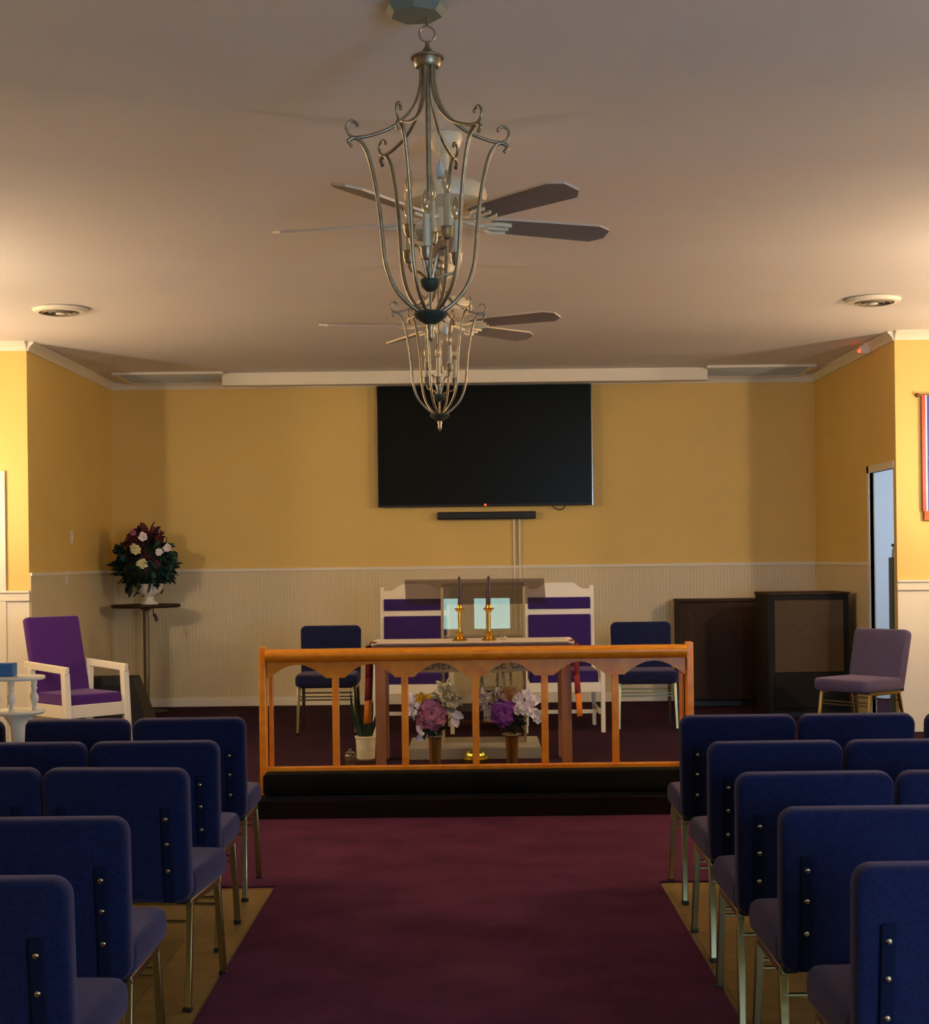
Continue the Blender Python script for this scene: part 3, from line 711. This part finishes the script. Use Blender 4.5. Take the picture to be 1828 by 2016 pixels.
# loose cord hanging below the table top
q = W(305, 1215, Yq-.3)
o = MB().tube(smoothcurve([W(301, 1196, Yq-.2), W(302, 1207, Yq-.22), W(306, 1214, Yq-.22), W(309, 1223, Yq-.22)]), [.004]*8+[.016]*11, 8).build('microphone_cord_end', BLACK)
tag(o, 'small black cord end dangling beneath the tall table top', 'cord')

# ------------------------------------------------------------------ floor monitor speaker
l, r = W(158, 1400, 13.9).x, W(299, 1400, 13.9).x
t = thing('floor_monitor_speaker', 'black wedge stage speaker on the floor behind the purple armchair', 'speaker', ((l+r)/2, 13.9, STAGE))
hw = (r-l)/2
zt = W(250, 1331, 13.9).z-STAGE
m = MB(); m.rings([[Vector((-hw, -.22, 0)), Vector((hw, -.22, 0)), Vector((hw, .22, 0)), Vector((-hw, .22, 0))], [Vector((-hw+.08, -.20, zt)), Vector((hw-.13, -.20, zt)), Vector((hw-.13, .1, zt)), Vector((-hw+.08, .1, zt))]])
m.build('cabinet', BLACK, t)
MB().box((-.05, -.225, zt*.55), (2*hw-.30, .012, zt*.6), rot=(R(-3), 0, 0), bev=.004).build('front_grille', mat('grille_black', (20, 20, 22), .8, bump=.002, bscale=400), t)
MB().box((-.02, -.233, .05), (.10, .006, .025)).build('badge', CHROME, t)

# ------------------------------------------------------------------ brown cabinets
def cabinet(px0, px1, pyt, Y, dep, label, rz, pm, full=False):
    a, b = W(px0, 1300, Y), W(px1, 1300, Y); h = W((px0+px1)/2, pyt, Y).z-STAGE; w = (b.x-a.x)
    t = thing('speaker_cabinet', label, 'cabinet', ((a.x+b.x)/2, Y, STAGE), rz, 'dark wooden cabinets on the right of the stage'); w /= 2
    MB().box2((-w, 0, .04), (w, dep, h-.02), bev=.005).build('carcass', CABB, t)
    MB().box2((-w-.008, -.012, h-.022), (w+.008, dep+.006, h), bev=.004).build('top_board', CABW, t)
    if full: MB().box2((-w+.005, -.010, .06), (w-.09, .002, h-.03), bev=.004).build('front_panel', pm, t)
    else:
        MB().box2((-w+.06, -.010, h*.36), (w-.05, .002, h-.07), bev=.004).build('front_panel', pm, t)
        MB().box2((-w+.06, -.010, .08), (w-.05, .002, h*.33), bev=.004).build('lower_panel', CABB, t)
    MB().box2((-w, -.003, 0), (w, dep, .042)).build('plinth', BLACK, t)
    MB().sphere((-w+.1, -.014, h-.14), .008, 8).build('lock', CHROME, t)
    return t
cabinet(1337, 1507, 1180, 14.75, .45, 'dark brown wooden cabinet against wall, left of the taller one', R(-2), CABW, True)
cabinet(1511, 1672, 1166, 13.62, .5, 'taller dark wooden cabinet nearer the right doorway', R(2), mat('brown_grille_cloth', (84, 66, 46), .9, var=.15, vscale=60))

# tall case in side room
t = thing('equipment_case', 'tall narrow black case standing in the side room doorway', 'case', (0, 0, 0))
u = (1762-CX)/F; Y = 13.0; x = u*Y; t.location = (x, Y, STAGE)
zt = W(1762, 1097, Y).z-STAGE
MB().box2((-.035, -.1, 0), (.06, .1, zt), bev=.01).build('case_body', BLACK, t)
MB().lathe([(.03, zt), (.028, zt+.06), (.018, zt+.09), (0, zt+.09)], n=14).build('neck', mat('grey_steel', (150, 160, 170), .4, .5), t)
MB().box2((-.028, -.03, zt+.09), (.028, .03, zt+.115), bev=.005).build('cap', BLACK, t)

# ------------------------------------------------------------------ banner
a = W(1817, 778, YO-.03)
t = thing('wall_banner', 'blue banner edged with red sequins and gold fringe, right wall', 'banner', (a.x, YO-.03, a.z))
bh = a.z-W(1822, 1006, YO-.03).z
MB().tube([(-.045, 0, .0), (.55, 0, .0)], .008, 8).sphere((-.05, 0, 0), .018, 10).build('rod', BRONZE, t)
MB().box2((.020, -.006, -bh), (.54, .004, 0)).build('blue_field', BANB, t)
MB().box2((-.016, -.009, -bh), (.012, .004, .004)).build('sequin_border', BANR, t)
MB().box2((.012, -.010, -bh), (.022, .004, .0)).build('silver_cord', BANS, t)
MB().box2((-.005, -.009, -bh-.075), (.54, .003, -bh)).build('fringe', BANG, t)

# ------------------------------------------------------------------ flowers and vases in front of the table
Yv = 10.15
def vase(px, yt, wr, label):
    p = W(px, yt, Yv); h = p.z-STAGE; k = Yv/F
    t = thing('bronze_vase', label, 'vase', (p.x, Yv, STAGE), 0, 'bronze vases of flowers behind the altar rail')
    MB().lathe([(0, 0), (11*k, 0), (11*k, .01), (10*k, .02), (12.5*k, h*.9), (13*k, h-.012), (11*k, h-.012), (9*k, h*.5), (0, h*.4)], n=12).build('body', BRONZE, t, sharp=20)
    MB().lathe([(13*k, h-.012), (wr*k, h-.008), (wr*k, h), (11*k, h)], n=28).build('rim', PEWTER, t)
    return p, h
pv, h = vase(856, 1448, 15, 'bronze vase of mauve flowers left of the middle baluster')
def at(px, py, dy=0):
    q = W(px, py, Yv+dy); return Vector((q.x-pv.x, dy, q.z-(STAGE+h-.02)))
b = thing('mauve_bouquet', 'bouquet with large mauve bloom and white ribbon flowers in left vase', 'bouquet', (pv.x, Yv, STAGE+h-.02), 0)
m = MB()
for q in (at(850, 1408), at(880, 1375), at(832, 1370), at(820, 1395), at(890, 1410)): m.tube([(0, 0, 0), q*.5+Vector((0, 0, .01)), q], .003, 5)
leafcloud(m, at(853, 1440), (.075, .05, .03), 40, .05, .03); m.build('stems', LEAF, b, sharp=80)
rose(at(850, 1405, -.05), (0, -1, .1), .115, PETM, 'mauve_bloom', b, 5)
m = MB(); leafcloud(m, at(876, 1375), (.075, .05, .085), 90, .06, .055); m.build('white_blossoms', mat('ivory_petal', (196, 190, 160), .7), b, sharp=80)
m = MB(); leafcloud(m, at(818, 1388), (.03, .03, .075), 30, .05, .04); m.build('white_sprig', PETW, b, sharp=80)
for q, d in ((at(890, 1402), (1, -.1, -.5)), (at(893, 1408), (.3, -.1, -1)), (at(840, 1444), (-1, -.1, -.6)), (at(822, 1425), (.5, -.1, -1))): MB().petal(q, d, .085, .055, .1, up=(0, -1, 0)).build('white_ribbon', PETW, b, sharp=80)
m = MB()
for k in range(7): m.petal(at(833, 1376, -.02), (rnd.gauss(0, .6), -.3, 1-.3*k % 1.3), .06, .035, .1, up=(0, -1, 0))
m.build('yellow_lily', PETY, b, sharp=80)
pv, h = vase(1007, 1444, 19, 'bronze vase of white and purple flowers right of middle baluster')
b = thing('orchid_bouquet', 'bouquet of white orchids and a purple bloom in the right vase', 'bouquet', (pv.x, Yv, STAGE+h-.02), 0)
m = MB()
for q in (at(995, 1403), at(1040, 1375), at(1050, 1400), at(950, 1380), at(1000, 1360)): m.tube([(0, 0, 0), q*.5+Vector((0, 0, .02)), q], .003, 5)
leafcloud(m, at(1012, 1425), (.06, .04, .04), 34, .05, .03); m.build('stems', LEAF, b, sharp=80)
rose(at(992, 1404, -.05), (0, -1, .1), .09, PETP, 'purple_bloom', b, 5)
for px, py in ((1020, 1376), (1037, 1368), (1052, 1378), (1030, 1395), (1046, 1403), (1058, 1412), (1018, 1398), (1042, 1388)): rose(at(px, py, rnd.uniform(-.05, 0)), (rnd.gauss(0, .3), -1, .1), .042, PETW, 'orchid_bloom', b, 2)
m = MB(); leafcloud(m, at(965, 1375), (.085, .04, .045), 50, .06, .025)
for k in range(4): m.petal(at(958+k*6, 1388), (-.2, 0, -1), .09, .03, .05, up=(0, -1, 0))
m.build('pale_fern', mat('pale_dried_petal', (176, 160, 150), .7), b, sharp=80)
m = MB()
for k in range(7): m.tube(smoothcurve([at(1003, 1390), at(1000+k*2-4, 1370), at(1000+(k-3)*5, 1352+abs(k-3)*2)], 4), .0035, 5)
m.build('amber_twigs', TWIG, b, sharp=80)
# snake plant
Yk = 10.98; p = W(720, 1492, Yk)
t = thing('potted_snake_plant', 'tall snake plant in cream pot left of the communion table', 'plant', (p.x, Yk, STAGE))
MB().lathe([(0, .001), (.12, .001), (.12, .02), (0, .02)], n=24).build('saucer', CABW, t)
MB().lathe([(0, .02), (.062, .02), (.066, .03), (.072, .165), (.078, .17), (.078, .185), (.066, .185), (.062, .16), (0, .16)], n=24).build('pot', CERAM, t)
m = MB()
for px, py in ((690, 1360), (701, 1392), (727, 1362), (712, 1405), (735, 1378), (742, 1400), (697, 1340), (720, 1398)):
    q = W(px, py, Yk); tip = Vector((q.x-p.x, rnd.uniform(-.04, .04), q.z-STAGE)); base = Vector((tip.x*.25, tip.y*.3, .16)); mid = (base+tip)/2+Vector((tip.x*.15-.005, 0, 0))
    cv = smoothcurve([base, mid, tip], 5); n = len(cv); m.tube(cv, [.016*(1-(i/(n-1))**2.2)+.001 for i in range(n)], 6, flat=.35)
m.build('leaves', LEAF, t, sharp=60)
# clear dish beside plant
p = W(690, 1498, 10.8)
t = thing('glass_jar', 'small clear glass jar on the floor left of the snake plant', 'jar', (p.x, 10.75, STAGE))
MB().lathe([(0, .003), (.035, .003), (.04, .02), (.042, .07), (.03, .085), (.028, .08), (.038, .065), (.036, .02), (0, .01)], n=20).build('jar_body', BULB, t); MB().lathe([(0, .086), (.032, .086), (.034, .095), (.012, .105), (.01, .12), (0, .122)], n=18).build('jar_lid', BULB, t)
# brass covered tray
p = W(936, 1500, 10.75)
t = thing('covered_brass_tray', 'shiny yellow brass covered tray under the communion table', 'tray', (p.x, 10.78, STAGE+.0))
BR2 = mat('greenish_gold', (236, 224, 90), .16, 1)
MB().lathe([(0, 0), (.075, 0), (.095, .012), (.097, .035), (.09, .036), (0, .034)], n=36).build('tray', BR2, t)
MB().lathe([(.096, .038), (.094, .052), (.075, .058), (.072, .075), (.06, .088), (.03, .097), (.01, .1), (.009, .108), (.016, .116), (.012, .124), (0, .126)], n=36).build('lid', BR2, t)

# ------------------------------------------------------------------ chandeliers
def make_chandelier(label, loc, rz):
    t = thing('chandelier', label, 'chandelier', loc, rz, 'pewter lantern chandeliers on the ceiling')
    m = MB(); m.lathe([(0, -.001), (.105, -.001), (.105, -.02), (.085, -.04), (0, -.04)], c=(-.035, 0, 0), n=7); m.build('canopy', CANOP, t, sharp=15)
    m = MB(); m.tube([(0, 0, -.038), (0, 0, -.072)], .006, 8)
    m.build('stem', PEWTER, t)
    ring = [(.026*math.cos(a*.314), 0, -.097+.026*math.sin(a*.314)) for a in range(20)]
    MB().tube(ring, .0035, 6, close=True).build('loop_ring', PEWTER, t)
    MB().lathe([(0, -.122), (.006, -.124), (.008, -.138), (.02, -.155), (.054, -.172), (.054, -.178), (.044, -.179), (.044, -.198), (.038, -.206), (0, -.206)], n=32).build('top_cap', PEWTER, t)
    for k in range(6):
        a = R(k*60)
        def P(r, z, off=0): return Vector((r*math.cos(a)-off*math.sin(a), r*math.sin(a)+off*math.cos(a), z))
        arm = MB(); arm.tube(smoothcurve([P(.022, -.20), P(.026, -.27), P(.05, -.34), (P(.11, -.40)), P(.19, -.435), P(.25, -.445)], 5), .0055, 7)
        arm.tube(smoothcurve([P(.24, -.445), P(.262, -.432), P(.268, -.408), P(.252, -.390), P(.234, -.398), P(.232, -.408)], 4), .005, 7)
        ar = arm.build('arm', PEWTER, t, sharp=80)
        rib = MB(); rib.tube(smoothcurve([P(.252, -.475), P(.262, -.455), P(.235, -.445), P(.205, -.48), P(.182, -.56), P(.165, -.66), P(.155, -.76), P(.145, -.85), P(.12, -.92), P(.08, -.97), P(.035, -1.005)], 5), .0068, 7)
        rib.build('cage_rib', PEWTER, t, sharp=80)
    MB().tube([(0, 0, -.20), (0, 0, -.90)], .009, 10).tube([(0, 0, -.93), (0, 0, -1.01)], .005, 8).build('centre_rod', PEWTER, t)
    MB().lathe([(0, -.895), (.03, -.897), (.034, -.908), (.028, -.922), (.012, -.936), (0, -.94)], n=28).build('inner_bowl', DARKM, t)
    b = MB().lathe([(0, -1.0), (.05, -1.004), (.056, -1.012), (.05, -1.022), (.03, -1.036), (.016, -1.044), (0, -1.046)], n=32).build('bottom_bowl', DARKM, t)
    MB().lathe([(.012, -1.044), (.014, -1.056), (.009, -1.07), (.012, -1.08), (.006, -1.096), (0, -1.102)], n=16).build('finial', PEWTER, b)
    for k, (r, zb) in enumerate(((.095, -.835), (.075, -.76), (.085, -.825), (.07, -.755), (.09, -.84), (.07, -.765))):
        a = R(k*60+15); x, y = r*math.cos(a), r*math.sin(a)
        c = MB().tube(smoothcurve([(x*.1, y*.1, -.90), (x*.5, y*.5, zb-.045), (x*.9, y*.9, zb-.035), (x, y, zb-.012)], 4), .0045, 6).lathe([(0, zb-.012), (.012, zb-.008), (.019, zb+.006), (.019, zb+.024), (.022, zb+.03), (0, zb+.03)], c=(x, y, 0), n=16).build('candle_arm', PEWTER, t)
        MB().lathe([(.011, zb+.03), (.011, zb+.135), (0, zb+.136)], c=(x, y, 0), n=14).build('candle_sleeve', mat('ivory_sleeve', (208, 200, 172), .4), c)
        MB().lathe([(.007, zb+.136), (.014, zb+.155), (.0165, zb+.172), (.012, zb+.192), (.004, zb+.212), (0, zb+.216)], c=(x, y, 0), n=14).build('flame_bulb', BULB, c)
    MB().lathe([(0, -.503), (.004, -.51), (.010, -.53), (.0165, -.552), (.014, -.565), (0, -.567)], c=(.038, .0, 0), n=14).tube([(.038, 0, -.36), (.038, 0, -.505)], .0012, 5).build('crystal_drop', DROP, t)
    return t
p = W(833, 20, 5.0); ch1 = make_chandelier('nearer pewter lantern chandelier hanging at the top of the view', (p.x+.012, 4.97, CEIL), R(10))
p = W(861, 460, 8.45); dup(ch1, (p.x, 8.45, CEIL), R(12), 'farther, smaller looking pewter lantern chandelier in front of the television')

# ------------------------------------------------------------------ ceiling fans
def make_fan(label, loc, rz, zoff=0):
    t = thing('ceiling_fan', label, 'ceiling fan', loc, rz, 'white ceiling fans along the centre line')
    MB().lathe([(0, -.001), (.074, -.001), (.076, -.02), (.066, -.05), (.045, -.078), (.02, -.085), (0, -.085)], n=32).build('canopy', FANW, t)
    MB().lathe([(.016, -.08), (.016, -.14), (.022, -.16), (.045, -.19), (.05, -.20), (0, -.20)], n=24).build('downrod', FANW, t)
    MB().lathe([(0, -.195), (.09, -.197), (.145, -.21), (.172, -.235), (.178, -.262), (.17, -.29), (.13, -.315), (.09, -.32), (0, -.32)], n=40).build('motor_housing', FANW, t)
    MB().lathe([(0, -.32), (.06, -.32), (.066, -.335), (.06, -.36), (.055, -.40), (.045, -.415), (0, -.418)], n=28).build('switch_housing', FANW, t)
    MB().tube([(.04, -.03, -.40), (.04, -.03, -.46)], .0015, 5).sphere((.04, -.03, -.465), .007, 8).build('pull_chain', BRASS, t)
    for k in range(5):
        A = Matrix.Rotation(R(72*k), 4, 'Z') @ Matrix.Translation((0, 0, -.37)) @ Matrix.Rotation(R(-13.5), 4, 'X')
        m = MB()
        out = [(.20, -.055), (.26, -.064), (.70, -.078), (.765, -.045), (.772, .03), (.72, .074), (.26, .062), (.20, .055)]
        top = [m.bm.verts.new(A @ Vector((x, y, .005))) for x, y in out]; bot = [m.bm.verts.new(A @ Vector((x, y, -.005))) for x, y in out]
        m.mi = 1; m._f(top); m.mi = 0; m._f(bot[::-1]); m.mi = 1
        for i in range(len(out)): m._f([top[i], bot[i], bot[(i+1) % len(out)], top[(i+1) % len(out)]])
        bl = m.build('blade', [BLADE, BLADEW], t, sharp=20)
        m = MB()
        m.tube([A @ Vector(v) for v in ((.07, 0, .01), (.15, 0, -.008), (.2, 0, -.012))], .012, 8)
        for s in (-1, 0, 1):
            m.tube([A @ v for v in smoothcurve([Vector((.17, s*.005, -.01)), Vector((.22, s*.04, -.014)), Vector((.29, s*.035, -.012))], 4)], .009, 6, flat=.6)
        m.build('blade_iron', FANW, bl, sharp=80)
    return t
p = W(875, 268, 6.5); f1 = make_fan('nearer white ceiling fan just behind the first chandelier', (p.x, 6.5, CEIL), R(23))
p = W(872, 520, 9.4); dup(f1, (p.x, 9.4, CEIL), R(-27), 'farther white ceiling fan behind the first chandelier bowl')

# ------------------------------------------------------------------ wall sconces in the hall (the warm light of the room)
def sconce(sx, loc, rz, e, col, label):
    t = thing('wall_sconce', label, 'wall lamp', loc, rz, 'warm wall sconces of the hall')     # local -Y points into the room
    MB().box2((-.06, -.02, -.09), (.06, 0, .09), bev=.006).tube([(0, -.01, -.05), (0, -.10, -.08), (0, -.14, -.04)], .01, 8).build('bracket', BRASS, t)
    MB().lathe([(.03, -.04), (.08, .05), (.082, .05), (.034, -.045)], c=(0, -.14, 0), n=24).build('shade', mat('frosted_shade', (240, 225, 200), .6), t)
    L = bpy.data.lights.new('sconce_bulb', 'POINT'); L.energy = e; L.shadow_soft_size = .06; L.color = col
    l = bpy.data.objects.new('sconce_bulb', L); C.objects.link(l); l.location = (0, -.14, .12); l.parent = t
WARM = (1, .84, .66)
sconce(-1, (-HW, 8.7, 2.5), R(90), 84, WARM, 'warm sconce on the left hall side wall')
sconce(1, (HW, 8.7, 2.5), R(-90), 96, WARM, 'warm sconce on the right hall side wall')
sconce(-1, (-HW, 11.3, 2.0), R(90), 30, WARM, 'warm sconce on the left hall side wall nearest the stage')
sconce(1, (HW, 11.3, 2.0), R(-90), 30, WARM, 'warm sconce on the right hall side wall nearest the stage')

# ------------------------------------------------------------------ lights
def area(name, loc, rot, sx, sy, e, col):
    L = bpy.data.lights.new(name, 'AREA'); L.shape = 'RECTANGLE'; L.size = sx; L.size_y = sy; L.energy = e; L.color = col
    o = bpy.data.objects.new(name, L); C.objects.link(o); o.location = loc; o.rotation_euler = rot; return o
area('side_room_window_light', (XR+2.4, 13.6, 1.9), (0, R(90), 0), 1.4, 1.4, 30, (.72, .84, 1))
w = bpy.data.worlds.new('world'); bpy.context.scene.world = w; w.use_nodes = True
w.node_tree.nodes['Background'].inputs[0].default_value = (.5, .6, .8, 1); w.node_tree.nodes['Background'].inputs[1].default_value = .3

# ------------------------------------------------------------------ camera
cam = bpy.data.cameras.new('camera'); co = bpy.data.objects.new('camera', cam); C.objects.link(co)
cam.sensor_fit = 'HORIZONTAL'; cam.sensor_width = 36; cam.lens = 36*F/1828
cam.shift_x = (914-CX)/1828; cam.shift_y = (CY-1008)/1828
co.matrix_world = Matrix.Translation((0, 0, E)) @ Matrix.Rotation(R(90), 4, 'X') @ Matrix.Rotation(-ROLL, 4, 'Z')
cam.clip_start = .05; bpy.context.scene.camera = co
vs = bpy.context.scene.view_settings
vs.view_transform = 'Standard'; vs.look = 'None'; vs.gamma = 1; vs.use_curve_mapping = False; vs.exposure = .75
